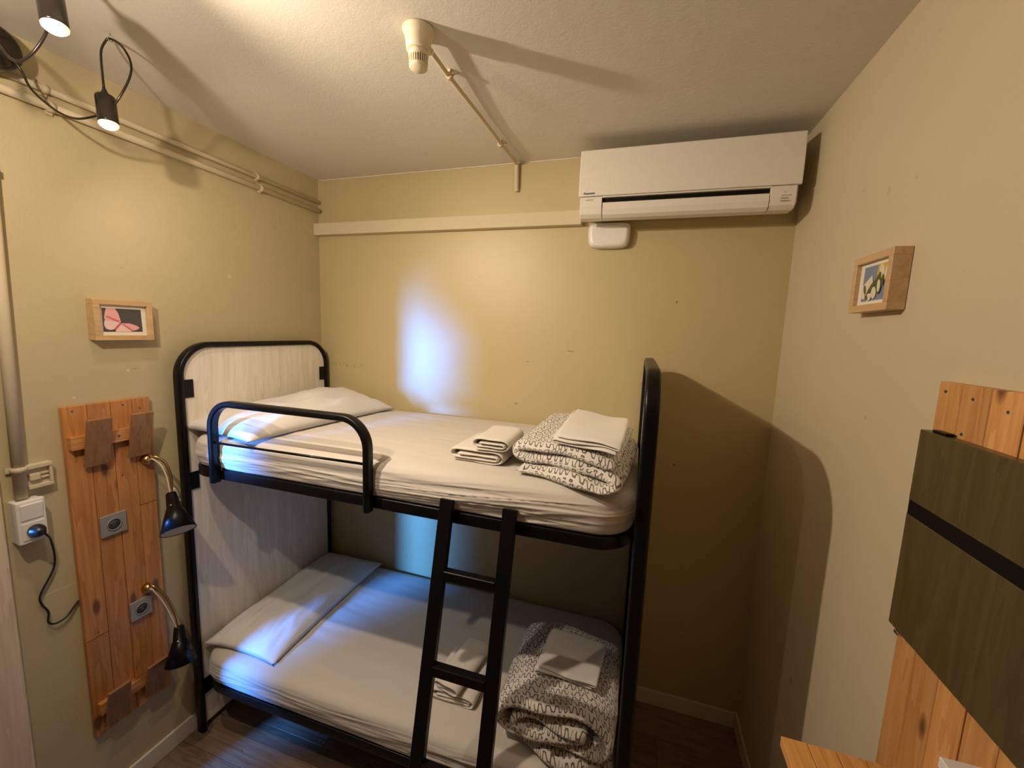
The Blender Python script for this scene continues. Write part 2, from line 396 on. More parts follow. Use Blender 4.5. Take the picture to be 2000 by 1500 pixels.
wc = MB().box((-1.75, YC - 0.1, 0), (-1.08, YC, H)).box((-0.82, YC - 0.1, 0), (0, YC, H)).box((-1.08, YC - 0.1, 0), (-0.82, YC, 1.33)).box((-1.08, YC - 0.1, 2.12), (-0.82, YC, H))
struct('wall_corridor_front', wc, 'corridor')
wf = MB().box((-1.085, YC - 0.07, 1.33), (-1.065, YC - 0.03, 2.125)).box((-0.835, YC - 0.07, 1.33), (-0.815, YC - 0.03, 2.125)).box((-1.085, YC - 0.07, 1.315), (-0.815, YC - 0.03, 1.335)).box((-1.085, YC - 0.07, 2.12), (-0.815, YC - 0.03, 2.14))
struct('window_1', wf, 'white_paint')
BH = 0.085
def baseboard(name, lo, hi): struct(name, MB().box(lo, hi), 'white_paint', 0.003)
baseboard('baseboard_back', (0.013, -0.013, 0.0005), (W - 0.013, -0.0005, BH))
baseboard('baseboard_left', (0.0005, -1.412, 0.0005), (0.012, -0.0005, BH))
baseboard('baseboard_right', (W - 0.012, YF, 0.0005), (W - 0.0005, -0.0005, BH))
# doorway casing and lining of whitewashed wood
t_ = MB().box((0.0, D0 - 0.002, 0), (0.022, D0 + 0.080, DZ)).box((0.0, D1 - 0.08, 0), (0.022, D1 + 0.002, DZ)).box((0.0, D1 - 0.08, DZ + 0.0005), (0.022, D0 + 0.08, DZ + 0.08))
struct('trim_1', t_, 'trim_wood', 0.003)
ck_ = [Vector((0.004 + i * 0.0315, -0.0025 - 0.002 * noise.noise(Vector((i * 0.7, 0, 0))), H - 0.0025 - 0.003 * abs(noise.noise(Vector((i * 0.45, 3, 0)))))) for i in range(81)]
struct('trim_2', MB().tube(ck_, oval(0.0028, 0.0028, 6)), 'mat_card')
t_ = MB().box((-0.125, D0 - 0.02, 0), (-0.0005, D0 - 0.001, DZ - 0.0215)).box((-0.125, D1 + 0.001, 0), (-0.0005, D1 + 0.02, DZ - 0.0215)).box((-0.125, D1 + 0.001, DZ - 0.021), (-0.0005, D0 - 0.001, DZ - 0.001))
struct('door_1', t_, 'trim_wood', 0.002)

# ------------------------------------------------------------------ BUNK BED
HX, FX, PF, PB, TOP = 0.046, 1.967, -0.884, -0.032, 1.862
bed = thing('bunk_bed', 'black metal bunk bed with whitewashed end panels against the back wall', 'bunk bed', (1.0, -0.45, 0))
def end_frame(x, kind):
    r = 0.135; zc = TOP - 0.0125
    f = lambda u, v: Vector((x, u, v))
    pts = [f(PF, 0.0), f(PF, 0.6), f(PF, 1.3)] + arc((PF + r, zc - r), r, PI, PI / 2, 10, f) + arc((PB - r, zc - r), r, PI / 2, 0, 10, f) + [f(PB, 1.3), f(PB, 0.6), f(PB, 0.0)]
    MB().tube(pts, rrect(0.0225, 0.0125, 0.0115, 5), side=(1, 0, 0)).build(kind + '_frame', 'black_metal', bed)
    # panel in the frame, rounded at the top
    r2 = 0.12; a0, a1 = PF + 0.012, PB - 0.012; zt = TOP - 0.026
    poly = [(a0, 0.035), (a1, 0.035)] + [(a1 - r2 + r2 * math.cos(t), zt - r2 + r2 * math.sin(t)) for t in [k * PI / 16 for k in range(9)]] + [(a0 + r2 - r2 * math.cos(t), zt - r2 + r2 * math.sin(t)) for t in [(8 - k) * PI / 16 for k in range(9)]]
    pn = MB().prism(poly, lambda p, d: (d, p[0], p[1]), x - 0.008, x + 0.008).build(kind + '_panel', 'laminate', bed)
    sgn = 1 if x < 1 else -1
    for z in (1.62, 1.205, 0.185):
        for y, s in ((PF, 1), (PB, -1)):
            ya, yb = sorted((y, y + s * 0.052))
            MB().box((x + sgn * 0.008 - 0.001, ya, z), (x + sgn * 0.0135, yb, z + 0.08)).build('bracket', 'black_metal', bed, bevel=0.002, seg=1)
end_frame(HX, 'headboard'); end_frame(FX, 'footboard')
RX0, RX1, RY0, RY1 = 0.078, 1.943, -0.906, -0.020
def rail_path(z, r=0.11, ins=0.0125):
    f = lambda u, v: Vector((u, v, z)); x0, x1, y0, y1 = RX0 + ins, RX1 - ins, RY0 + ins, RY1 - ins
    return arc((x0 + r, y0 + r), r, PI, 1.5 * PI, 8, f) + arc((x1 - r, y0 + r), r, 1.5 * PI, 2 * PI, 8, f) + arc((x1 - r, y1 - r), r, 0, PI / 2, 8, f) + arc((x0 + r, y1 - r), r, PI / 2, PI, 8, f)
ZR = {'upper': 1.320, 'lower': 0.288}
for kname, z in ZR.items():
    MB().tube(rail_path(z), rrect(0.0215, 0.0125, 0.005, 3), closed=True, side=(0, 0, 1)).build(kname + '_rail_frame', 'black_metal', bed)
    for k in range(9):
        x = 0.22 + k * 0.195
        MB().box((x, RY0 + 0.02, z - 0.004), (x + 0.07, RY1 - 0.02, z + 0.012)).build('slat', 'slat', bed)
    # lugs that hang the rail frame on the end frames
    for x0, x1 in ((HX + 0.012, RX0 + 0.006), (RX1 - 0.006, FX - 0.012)):
        for y in (PF + 0.10, PB - 0.10):
            MB().box((x0, y - 0.02, z - 0.02), (x1, y + 0.02, z + 0.02)).build('lug', 'black_metal', bed)
# guard rail hooked over the front of the upper rail
g = lambda u, v: Vector((u, -0.926, v))
gx0, gx1, gz, gr = 0.285, 1.027, 1.632, 0.105
gp = [g(gx0, 1.296), g(gx0, 1.42)] + arc((gx0 + gr, gz - gr), gr, PI, PI / 2, 10, g) + arc((gx1 - gr, gz - gr), gr, PI / 2, 0, 10, g) + [g(gx1, 1.42), g(gx1, 1.296)]
gd = MB().tube(gp, rrect(0.0185, 0.0125, 0.008, 4), side=(0, 1, 0)).build('guard_rail', 'black_metal', bed)
MB().tube([g(gx0 + 0.008, 1.464), g(gx1 - 0.008, 1.470)], oval(0.005, 0.005, 10)).build('cross_rod', 'black_metal', gd)

# ladder: two stiles hooked over the upper rail, leaning out to the floor
lad = thing('bunk_ladder', 'black metal ladder hooked over the upper bunk rail', 'ladder', (1.45, -1.236, 0))
LS = 0.232
ly = lambda z: -0.921 - LS * (1.391 - z)
for x in (1.339, 1.561):
    st = MB().tube([Vector((x, ly(0.0), 0.0)), Vector((x, ly(0.7), 0.7)), Vector((x, ly(1.391), 1.391))], rrect(0.023, 0.0125, 0.002, 1), side=(1, 0, 0), smooth=False)
    so = st.build('stile', 'black_metal', lad)
    MB().tube([Vector((x, -0.918, 1.3445)), Vector((x, -0.900, 1.3445)), Vector((x, -0.880, 1.3445)), Vector((x, -0.8765, 1.338)), Vector((x, -0.8765, 1.305))], rrect(0.02, 0.002, 0.001, 1), side=(1, 0, 0), smooth=False).build('hook', 'black_metal', so)
    MB().box((x - 0.0235, ly(0.01) - 0.014, 0.0), (x + 0.0235, ly(0.01) + 0.014, 0.03)).build('rubber_foot', 'black_plastic', so)
for zr in (1.155, 0.866, 0.577, 0.29):
    MB().tube([Vector((1.362, ly(zr), zr)), Vector((1.538, ly(zr), zr))], rrect(0.0145, 0.018, 0.002, 1), side=(0, 1, 0), smooth=False).build('rung', 'black_metal', lad)

# ------------------------------------------------------------------ MATTRESSES
def fbm(p, s, o=3): return noise.fractal(Vector(p) * s, 1.0, 2.0, o)
def mattress(z0, z1, label, seed, x0=0.088, x1=1.936, y0=-0.900, y1=-0.022):
    cx, cy = (x0 + x1) / 2, (y0 + y1) / 2; hx, hy = (x1 - x0) / 2, (y1 - y0) / 2; R = 0.12; er = 0.03
    t = thing('mattress', label, 'mattress', (cx, cy, z0))
    NX, NY, NZ = 170, 80, 44
    mb = MB(); idx = {}
    def shape(ix, iy, iz):
        key = (ix, iy, iz)
        if key in idx: return idx[key]
        u = -hx + 2 * hx * ix / NX; v = -hy + 2 * hy * iy / NY; w = iz / NZ; z = z0 + (z1 - z0) * w
        # rounded plan corners
        a, b = abs(u) - (hx - R), abs(v) - (hy - R)
        if a > 0 and b > 0:
            m_, l_ = max(a, b), math.hypot(a, b); k = m_ / l_
            u = math.copysign(hx - R + a * k, u); v = math.copysign(hy - R + b * k, v)
        side = ix in (0, NX) or iy in (0, NY)
        # rounded top and bottom edges
        dz = min(z - z0, z1 - z); ins = 0.0
        e_ = er if z > (z0 + z1) / 2 else 0.010
        if dz < e_: ins = e_ - math.sqrt(max(e_ * e_ - (e_ - dz) ** 2, 0))
        ed = 0.011 * math.sin(PI * w) - ins
        u *= 1 + ed / hx; v *= 1 + ed / hy
        p = Vector((cx + u, cy + v, z))
        if side and 0 < iz < NZ:
            n = Vector((u / hx if abs(u) > hx - R else 0, v / hy if abs(v) > hy - R else 0, 0)).normalized()
            s = p.x + p.y
            fold = noise.noise(Vector((s * 2.3 + seed, z * 42 + 0.9 * math.sin(s * 3.0), seed))) + 0.6 * noise.noise(Vector((s * 5 + seed, z * 90, 3.0)))
            gath = 0.55 + 0.75 * max(0.0, 1 - abs(p.x - 1.55) / 0.55)
            pull = noise.noise(Vector((s * 1.1 + seed, z * 30 + 2.2 * (s - 1.2) ** 2, seed + 2)))
            rid = noise.noise(Vector((s * 1.5 + seed, z * 46 + 1.6 * math.sin(s * 2.2 + seed), seed + 5)))
            rid2 = noise.noise(Vector((s * 2.6 - seed, z * 75 - 3.0 * (s - 1.3), seed + 7)))
            crease = max(0.0, 1 - abs(rid) * 3.2) ** 2 * 0.0055 + max(0.0, 1 - abs(rid2) * 3.6) ** 2 * 0.0035
            p += n * (fold * 0.0035 + pull * 0.007 + crease) * gath * min(1, (1 - abs(2 * w - 0.85)) * 1.5)
        if iz == NZ and not side:
            bx = min(hx - abs(u), hy - abs(v)) / 0.10
            p.z += (0.004 * noise.noise(Vector((p.x * 2.1, p.y * 5, seed))) + 0.0022 * noise.noise(Vector((p.x * 2.5, p.y * 24 + 2 * p.x, seed + 4)))) * min(1, bx) + 0.007 * min(1, bx)
        elif iz == NZ: pass
        mb.v.append(p); idx[key] = len(mb.v) - 1; return idx[key]
    for ix in range(NX):
        for iy in range(NY):
            mb.face([shape(ix, iy, NZ), shape(ix + 1, iy, NZ), shape(ix + 1, iy + 1, NZ), shape(ix, iy + 1, NZ)], smooth=True)
            if ix % 1 == 0: mb.face([shape(ix, iy, 0), shape(ix, iy + 1, 0), shape(ix + 1, iy + 1, 0), shape(ix + 1, iy, 0)], smooth=True)
    for iz in range(NZ):
        for ix in range(NX):
            mb.face([shape(ix, 0, iz), shape(ix + 1, 0, iz), shape(ix + 1, 0, iz + 1), shape(ix, 0, iz + 1)], smooth=True)
            mb.face([shape(ix, NY, iz), shape(ix, NY, iz + 1), shape(ix + 1, NY, iz + 1), shape(ix + 1, NY, iz)], smooth=True)
        for iy in range(NY):
            mb.face([shape(0, iy, iz), shape(0, iy, iz + 1), shape(0, iy + 1, iz + 1), shape(0, iy + 1, iz)], smooth=True)
            mb.face([shape(NX, iy, iz), shape(NX, iy + 1, iz), shape(NX, iy + 1, iz + 1), shape(NX, iy, iz + 1)], smooth=True)
    mb.build('fitted_sheet', 'sheet', t)
    return t
UZ, LZ = 1.477, 0.450
mattress(1.3425, UZ - 0.007, 'mattress of the upper bunk in a white fitted sheet', 1.7)
mattress(0.3105, LZ - 0.007, 'mattress of the lower bunk in a white fitted sheet', 8.3)

# ------------------------------------------------------------------ PILLOWS
def pillow(label, c, hx, hy, th, rz, zbase, seed, slump=0.0, fn=None):
    t = thing('pillow', label, 'pillow', (c[0], c[1], zbase))
    NU, NV = 44, 72; mb = MB()
    cr, sr = math.cos(rz), math.sin(rz)
    top = {}; bot = {}
    def pos(i, j, up):
        u = -1 + 2 * i / NU; v = -1 + 2 * j / NV
        x = hx * u * (1 - 0.055 * (1 - v * v) * abs(u)); y = hy * v * (1 - 0.045 * (1 - u * u) * abs(v))
        k = max(0.0, (1 - abs(u) ** 3.0) * (1 - abs(v) ** 4.0)) ** 0.62
        wr = noise.noise(Vector((u * 3.2 + seed, v * 2.4, seed))) * 0.22 + noise.noise(Vector((u * 7 + v * 3, v * 4 - u * 2, seed + 9))) * 0.09
        h = th * k * (1 + wr)
        px, py = c[0] + cr * x - sr * y, c[1] + sr * x + cr * y
        edge = 0.006
        if up: z = zbase + edge + h
        else: z = zbase + 0.001 + edge * (1 - k)
        if fn: px, py, z = fn(u, v, px, py, z, k)
        return Vector((px, py, z))
    for i in range(NU + 1):
        for j in range(NV + 1):
            mb.v.append(pos(i, j, True)); top[i, j] = len(mb.v) - 1
            if 0 < i < NU and 0 < j < NV: mb.v.append(pos(i, j, False)); bot[i, j] = len(mb.v) - 1
            else: bot[i, j] = top[i, j]
    for i in range(NU):
        for j in range(NV):
            mb.face([top[i, j], top[i + 1, j], top[i + 1, j + 1], top[i, j + 1]], smooth=True)
            q = [bot[i, j], bot[i, j + 1], bot[i + 1, j + 1], bot[i + 1, j]]
            mb.face(q, smooth=True)
    mb.build('pillowcase', 'pillowcase', t)
    return t
def up_fn(u, v, x, y, z, k):
    # the half by the wall is plumped against the headboard
    z += 0.050 * max(0, v + 0.25) * k * (1 - u) * 0.6
    return x, y, z
pillow('white pillow on the upper bunk, against the headboard', (0.292, -0.468), 0.235, 0.435, 0.095, -0.12, UZ + 0.003, 2.2, fn=up_fn)
pillow('flat white pillow on the lower bunk, under the upper bunk', (0.262, -0.445), 0.205, 0.425, 0.068, 0.03, LZ + 0.003, 5.1)

# ------------------------------------------------------------------ FOLDED CLOTH (ribbon profile swept in depth)
def ribbon(mb, path, half, depth, to3, nv=22, seed=0.0, wob=0.004, wfreq=9.0, round_=0.02, sway=0.0, capmi=0):
    """path: 2-D centre line (u, z); half: half thickness; swept over depth, ends rounded"""
    P = spline([(p[0], 0, p[1]) for p in path], 7); P = [Vector((p.x, p.z)) for p in P]; n = len(P)
    N = []; arcs = [0.0]
    for i in range(n):
        t = (P[min(i + 1, n - 1)] - P[max(i - 1, 0)]).normalized(); N.append(Vector((-t.y, t.x)))
        if i: arcs.append(arcs[-1] + (P[i] - P[i - 1]).length)
    Ltot = arcs[-1]
    rows = []
    for j in range(nv + 1):
        w = j / nv; v = depth * w
        e = min(v, depth - v); k = 1.0
        if e < round_: k = math.sqrt(max(0.0, 1 - (1 - e / round_) ** 2))
        hk = half * (0.25 + 0.75 * k)
        loop = []; us = []
        for side in (1, -1):
            rng = range(n) if side > 0 else range(n - 1, -1, -1)
            for i in rng:
                h = hk
                ee = min(arcs[i], Ltot - arcs[i])
                if ee < half: h = hk * math.sqrt(max(0.04, 1 - (1 - ee / half) ** 2))
                q = P[i] + N[i] * h * side
                o = wob * noise.noise(Vector((arcs[i] * wfreq + seed, v * wfreq * 0.7, side * 0.6 + seed))) + 0.4 * wob * noise.noise(Vector((arcs[i] * wfreq * 3, v * wfreq * 2.2, side + seed)))
                q = q + N[i] * o
                vv = v + sway * noise.noise(Vector((arcs[i] * 6 + seed, 0.3, seed))) * (1 - 2 * w)
                loop.append(to3(q.x, vv, max(q.y, 0.0015))); us.append((arcs[i] if side > 0 else Ltot * 1.0 + (Ltot - arcs[i])))
        base = len(mb.v); mb.v += [Vector(p) for p in loop]; rows.append((base, us, v))
    m = 2 * n
    for (b0, us, v0), (b1, _, v1) in zip(rows[:-1], rows[1:]):
        for k in range(m):
            l = (k + 1) % m; ul = us[l] if l else us[k] + half
            mb.face((b0 + k, b0 + l, b1 + l, b1 + k), 0, [(us[k], v0), (ul, v0), (ul, v1), (us[k], v1)], True)
    for (b, us, v) in (rows[0], rows[-1]):
        for i in range(n - 1):
            mb.face((b + i, b + i + 1, b + m - 2 - i, b + m - 1 - i), capmi, [(us[i], v), (us[i + 1], v), (us[i + 1], v + 0.02), (us[i], v + 0.02)], True)
def local(c, rz, z0, lift=None):
    cr, sr = math.cos(rz), math.sin(rz)
    def f(u, v, z):
        x, y = c[0] + cr * u - sr * v, c[1] + sr * u + cr * v
        return (x, y, z0 + z + (lift(x, y, z) if lift else 0.0))
    return f

# upper duvet: folded in three, front edge turned a little towards the ladder
t = thing('folded_duvet', 'folded duvet with grey squiggles at the foot of the upper bunk', 'duvet', (1.70, -0.62, UZ), 'squiggle-patterned duvets')
mb = MB()
pth = [(-0.150, 0.023), (-0.04, 0.023), (0.09, 0.023), (0.145, 0.025), (0.176, 0.045), (0.150, 0.066), (0.07, 0.068), (-0.05, 0.066), (-0.130, 0.062), (-0.176, 0.080), (-0.150, 0.106), (-0.06, 0.114), (0.05, 0.114), (0.170, 0.108)]
def shear(c, z0, k, lean, lift=None):   # sides parallel to the end panel, front edge running askew
    def f(u, v, z):
        x, y = c[0] + u + lean * v, c[1] + v - k * u
        return (x, y, z0 + z + (lift(x, y, z) if lift else 0.0))
    return f
f_ = shear((1.705, -0.835), UZ, 0.36, 0.10)
def duv_to3(u, v, z):   # the pile sags towards its front edge and its lower layers reach further out
    w = v / 0.47
    slide = (1 - w) * (0.045 * (1 - min(z, 0.12) / 0.12))
    zz = z * (0.80 + 0.26 * w) + 0.006 * math.sin(u * 21 + 1.0) * min(1, z / 0.05)
    return f_(u, v - slide, max(zz, 0.002))
ribbon(mb, pth, 0.0205, 0.47, duv_to3, 30, 3.3, 0.0075, 7.0, 0.035, 0.07)
mb.build('duvet_cover', 'duvet', t)
# lower duvet: rolled up, spiral end to the front
t = thing('rolled_duvet', 'rolled duvet with grey squiggles at the foot of the lower bunk', 'duvet', (1.72, -0.62, LZ), 'squiggle-patterned duvets')
mb = MB()
pth = [(0.215, 0.024), (0.10, 0.024), (-0.03, 0.026), (-0.135, 0.03), (-0.192, 0.06), (-0.205, 0.105), (-0.175, 0.155), (-0.09, 0.180), (0.03, 0.186), (0.13, 0.176), (0.188, 0.145), (0.195, 0.105), (0.16, 0.074), (0.06, 0.068), (-0.06, 0.072), (-0.135, 0.088), (-0.128, 0.120), (-0.06, 0.136), (0.04, 0.132), (0.11, 0.118), (0.06, 0.104), (-0.03, 0.104)]
ribbon(mb, pth, 0.0175, 0.46, local((1.720, -0.860), math.radians(-1.0), LZ), 26, 7.7, 0.006, 8.0, 0.03, 0.05)
mb.build('duvet_cover', 'duvet', t)

# folded linen on the duvets
t = thing('folded_sheet', 'folded white sheet lying on the squiggle duvet of the upper bunk', 'sheet', (1.79, -0.70, UZ + 0.125), 'folded sheets')
mb = MB()
pth = [(0.100, 0.005), (0.02, 0.006), (-0.090, 0.006), (-0.107, 0.0105), (-0.09, 0.015), (0.04, 0.0155), (0.093, 0.0155), (0.108, 0.020), (0.09, 0.0245), (0.0, 0.026), (-0.101, 0.0255)]
ribbon(mb, pth, 0.0040, 0.36, shear((1.778, -0.845), UZ + 0.112, 0.34, 0.03, lambda x, y, z: 0.007 + 0.028 * (y + 0.85) / 0.36 + 0.008 * noise.noise(Vector((x * 9, y * 9, 1)))), 20, 1.1, 0.0026, 10.0, 0.006, 0.03)
mb.build('linen', 'linen', t)
t = thing('folded_sheet', 'folded white sheet lying on the rolled duvet of the lower bunk', 'sheet', (1.745, -0.61, LZ + 0.20), 'folded sheets')
mb = MB()
pth = [(0.10, 0.006), (0.0, 0.006), (-0.10, 0.006), (-0.114, 0.011), (-0.10, 0.0165), (0.0, 0.017), (0.10, 0.0165), (0.114, 0.022), (0.10, 0.0275), (0.0, 0.029), (-0.106, 0.028)]
ribbon(mb, pth, 0.0046, 0.225, local((1.742, -0.728), math.radians(-4), LZ + 0.206, lambda x, y, z: 0.006 * noise.noise(Vector((x * 9, y * 9, 5)))), 18, 4.1, 0.0026, 10.0, 0.007, 0.015)
mb.build('linen', 'linen', t)

# towels
def towel(label, c, rz, z0, w, d, h, seed, grp='folded towels'):
    t = thing('folded_towel', label, 'towel', (c[0], c[1], z0), grp)
    a = w / 2 - h * 0.35; s = h / 5.0
    pth = [(-0.70 * a, 2.9 * s), (0, 2.95 * s), (0.78 * a, 2.85 * s), (0.78 * a + 0.75 * s, 2.2 * s), (0.78 * a, 1.6 * s), (0, 1.6 * s), (-0.85 * a, 1.65 * s), (-0.85 * a - 1.5 * s, 3.0 * s), (-0.85 * a, 4.4 * s), (0, 4.55 * s), (0.88 * a, 4.4 * s), (0.88 * a + 1.9 * s, 2.5 * s), (0.88 * a, 0.6 * s), (0, 0.55 * s), (-0.9 * a, 0.55 * s)]
    mb = MB(); ribbon(mb, pth, s * 0.52, d, local((c[0], c[1]), rz, z0), 18, seed, 0.0018, 14.0, 0.010, 0.012)
    mb.build('terry_cloth', 'towel', t); return t
towel('larger folded white towel on the upper bunk, under a smaller one', (1.375, -0.778), math.radians(-2), UZ, 0.232, 0.265, 0.050, 1.0)
towel('smaller folded white towel on top of the larger one, upper bunk', (1.432, -0.782), math.radians(1), UZ + 0.051, 0.150, 0.225, 0.046, 2.0)
towel('larger folded white towel behind the ladder on the lower bunk', (1.292, -0.768), math.radians(1), LZ, 0.215, 0.25, 0.046, 3.0)
towel('smaller folded white towel stacked behind the ladder, lower bunk', (1.270, -0.770), math.radians(-9), LZ + 0.047, 0.125, 0.265, 0.044, 4.0)

# ------------------------------------------------------------------ AIR CONDITIONER
ac = thing('air_conditioner', 'white split air conditioner high on the back wall, right corner', 'air conditioner', (2.045, -0.1, 2.47))
AX0, AX1 = 1.612, 2.472
def ext(mb, prof, x0, x1, mi=0): return mb.prism(prof, lambda p, d: (d, p[0], p[1]), x0, x1, mi)
body = [(-0.002, 2.758), (-0.190, 2.758), (-0.196, 2.745), (-0.196, 2.50), (-0.170, 2.482), (-0.12, 2.490), (-0.06, 2.506), (-0.002, 2.506)]
ext(MB(), body, AX0 + 0.006, AX1 - 0.008).build('body', 'ac_plastic', ac, bevel=0.004)
# front panel: slightly bowed, tapering towards its lower right corner
fp = [(-0.190, 2.762), (-0.208, 2.756), (-0.214, 2.66), (-0.214, 2.562), (-0.197, 2.562)]
ext(MB(), fp, AX0, AX1).build('front_panel', 'ac_plastic', ac, bevel=0.004)
lo = [(-0.195, 2.559), (-0.214, 2.559), (-0.2135, 2.520), (-0.204, 2.488), (-0.185, 2.474), (-0.125, 2.476), (-0.125, 2.489)]
ext(MB(), lo, AX0 + 0.008, 1.716).build('lower_cover', 'ac_plastic', ac, bevel=0.002, seg=1)
ext(MB(), lo, 2.367, AX1 - 0.016).build('lower_cover', 'ac_plastic', ac, bevel=0.002, seg=1)
ext(MB(), [(-0.195, 2.559), (-0.2145, 2.559), (-0.2145, 2.554), (-0.195, 2.554)], 1.7155, 2.3675).build('slot_lip', 'ac_plastic', ac)
ext(MB(), [(-0.1965, 2.554), (-0.1990, 2.554), (-0.1990, 2.512), (-0.1965, 2.512)], 1.716, 2.367).build('slot_black_strip', 'black', ac)  # solid black strip put in for the dark of the open slot
lv = [(-0.209, 2.534), (-0.2125, 2.532), (-0.2115, 2.505), (-0.203, 2.484), (-0.186, 2.473), (-0.150, 2.470), (-0.150, 2.474), (-0.184, 2.478), (-0.200, 2.488), (-0.208, 2.508)]
ext(MB(), lv, 1.719, 2.364).build('louver', 'ac_plastic', ac)
def text_mesh(name, body_, size, mat, parent, M, bold=0.0):
    cu = bpy.data.curves.new(name, 'FONT'); cu.body = body_; cu.size = size; cu.extrude = 0.0004; cu.offset = bold; cu.resolution_u = 3
    tmp = bpy.data.objects.new(name, cu); col.objects.link(tmp)
    dg = bpy.context.evaluated_depsgraph_get(); dg.update()
    me = bpy.data.meshes.new_from_object(tmp.evaluated_get(dg)); me.name = name
    bpy.data.objects.remove(tmp); bpy.data.curves.remove(cu)
    me.transform(Matrix.Translation(-ORG[parent.name]) @ M)
    me.materials.clear(); me.materials.append(MT[mat])
    o = bpy.data.objects.new(name, me); col.objects.link(o); o.parent = parent; ORG[o.name] = ORG[parent.name]; return o
Mfront = lambda x, y, z: Matrix.Translation((x, y, z)) @ Matrix.Rotation(PI / 2, 4, 'X')
text_mesh('lettering', 'Panasonic', 0.0125, 'ink', ac, Mfront(1.634, -0.2144, 2.570), 0.0003)
text_mesh('small_lettering', 'INVERTER', 0.0072, 'ink_grey', ac, Mfront(1.645, -0.2142, 2.5435))
mk = MB()
for k, (x0, x1, z) in enumerate(((2.414, 2.420, 2.533), (2.405, 2.440, 2.521), (2.403, 2.428, 2.511), (2.401, 2.432, 2.501))):
    mk.box((x0, -0.2140, z), (x1, -0.2128, z + 0.0030))
mk.build('indicator_marks', 'ink_grey', ac)

# white box under the air conditioner
jb = thing('junction_box', 'small white rounded box on the back wall under the air conditioner', 'box', (1.737, -0.03, 2.38))
A0, A1, Z0, Z1 = 1.640, 1.838, 2.378, 2.492
cxm, czm, n_ = (A0 + A1) / 2, (Z0 + Z1) / 2, 48
def outl(sc, y):
    out = []
    for k in range(n_):
        a = 2 * PI * k / n_; c_, s_ = math.cos(a), math.sin(a)
        x = math.copysign(abs(c_) ** 0.34, c_); z = math.copysign(abs(s_) ** 0.34, s_)
        x *= (1 - 0.07 * max(0, -z)) ; z -= 0.06 * (1 - x * x) * max(0, -z)
        out.append((cxm + x * (A1 - A0) / 2 * (1 - (1 - sc) * 0.8), y, czm + z * (Z1 - Z0) / 2 * sc))
    return out
rings = [outl(1, -0.001), outl(1, -0.028), outl(0.97, -0.038), outl(0.90, -0.046), outl(0.80, -0.051), outl(0.74, -0.052)]
vv = [p for r in rings for p in r]; ff = [tuple(range(n_))]
for r in range(5):
    for i in range(n_):
        j = (i + 1) % n_; ff.append((r * n_ + i, r * n_ + j, (r + 1) * n_ + j, (r + 1) * n_ + i))
b_ = MB().add(vv, ff, smooth=True); b_.face([5 * n_ + i for i in reversed(range(n_))])
b_.build('cover', 'white_plastic', jb)

# ------------------------------------------------------------------ TRUNKING AND PIPES
tag(MB().box((-0.0 + 0.0005, -0.045, 2.488), (1.604, -0.0005, 2.556)).build('cable_trunking', 'cream', None, bevel=0.003, loc=(0.8, -0.02, 2.49)), 'long cream cable trunking along the back wall up to the air conditioner', 'trunking')
def pipe(name, pts, r, label, cat, clips=(), grp=None, mat='cream'):
    t = thing(name, label, cat, pts[0], grp)
    MB().tube(pts, oval(r, r, 14)).build('tube', mat, t); return t
def clip_on(t, p, r, axis, wall):   # a saddle clip round the pipe, with a foot on the wall
    c = MB(); ax = Vector(axis)
    c.tube([Vector(p) - ax * 0.009, Vector(p) + ax * 0.009], oval(r + 0.004, r + 0.004, 14))
    w = Vector(wall); side = ax.cross(w).normalized(); base = Vector(p) - w * (r + 0.0005)
    q = [base + side * s for s in (-(r + 0.010), (r + 0.010))]
    c.tube([q[0] + w * 0.002, q[1] + w * 0.002], [(0.009, 0.002), (-0.009, 0.002), (-0.009, -0.002), (0.009, -0.002)], side=axis, smooth=False)
    o = c.build('clip', 'cream', t)
t = pipe('conduit', [Vector((0.016, -1.50, 2.684)), Vector((0.016, -0.8, 2.684)), Vector((0.016, -0.014, 2.684))], 0.0105, 'upper of the two cream conduits along the left wall under the ceiling', 'pipe', grp='conduits on the left wall')
for y in (-0.43, -1.21): clip_on(t, (0.016, y, 2.684), 0.0105, (0, 1, 0), (1, 0, 0))
t = pipe('conduit', [Vector((0.019, -1.50, 2.634)), Vector((0.019, -0.8, 2.634)), Vector((0.019, -0.014, 2.634))], 0.013, 'lower of the two cream conduits along the left wall under the ceiling', 'pipe', grp='conduits on the left wall')
for y in (-0.415, -1.20): clip_on(t, (0.019, y, 2.634), 0.013, (0, 1, 0), (1, 0, 0))
t = pipe('standpipe', [Vector((0.022, -1.372, 1.358)), Vector((0.022, -1.362, 2.0)), Vector((0.022, -1.352, 2.60))], 0.0155, 'thick cream pipe running down the left wall into the switch box', 'pipe')
clip_on(t, (0.022, -1.355, 2.385), 0.0155, (0, 0, 1), (1, 0, 0)); clip_on(t, (0.022, -1.370, 1.455), 0.0155, (0, 0, 1), (1, 0, 0))
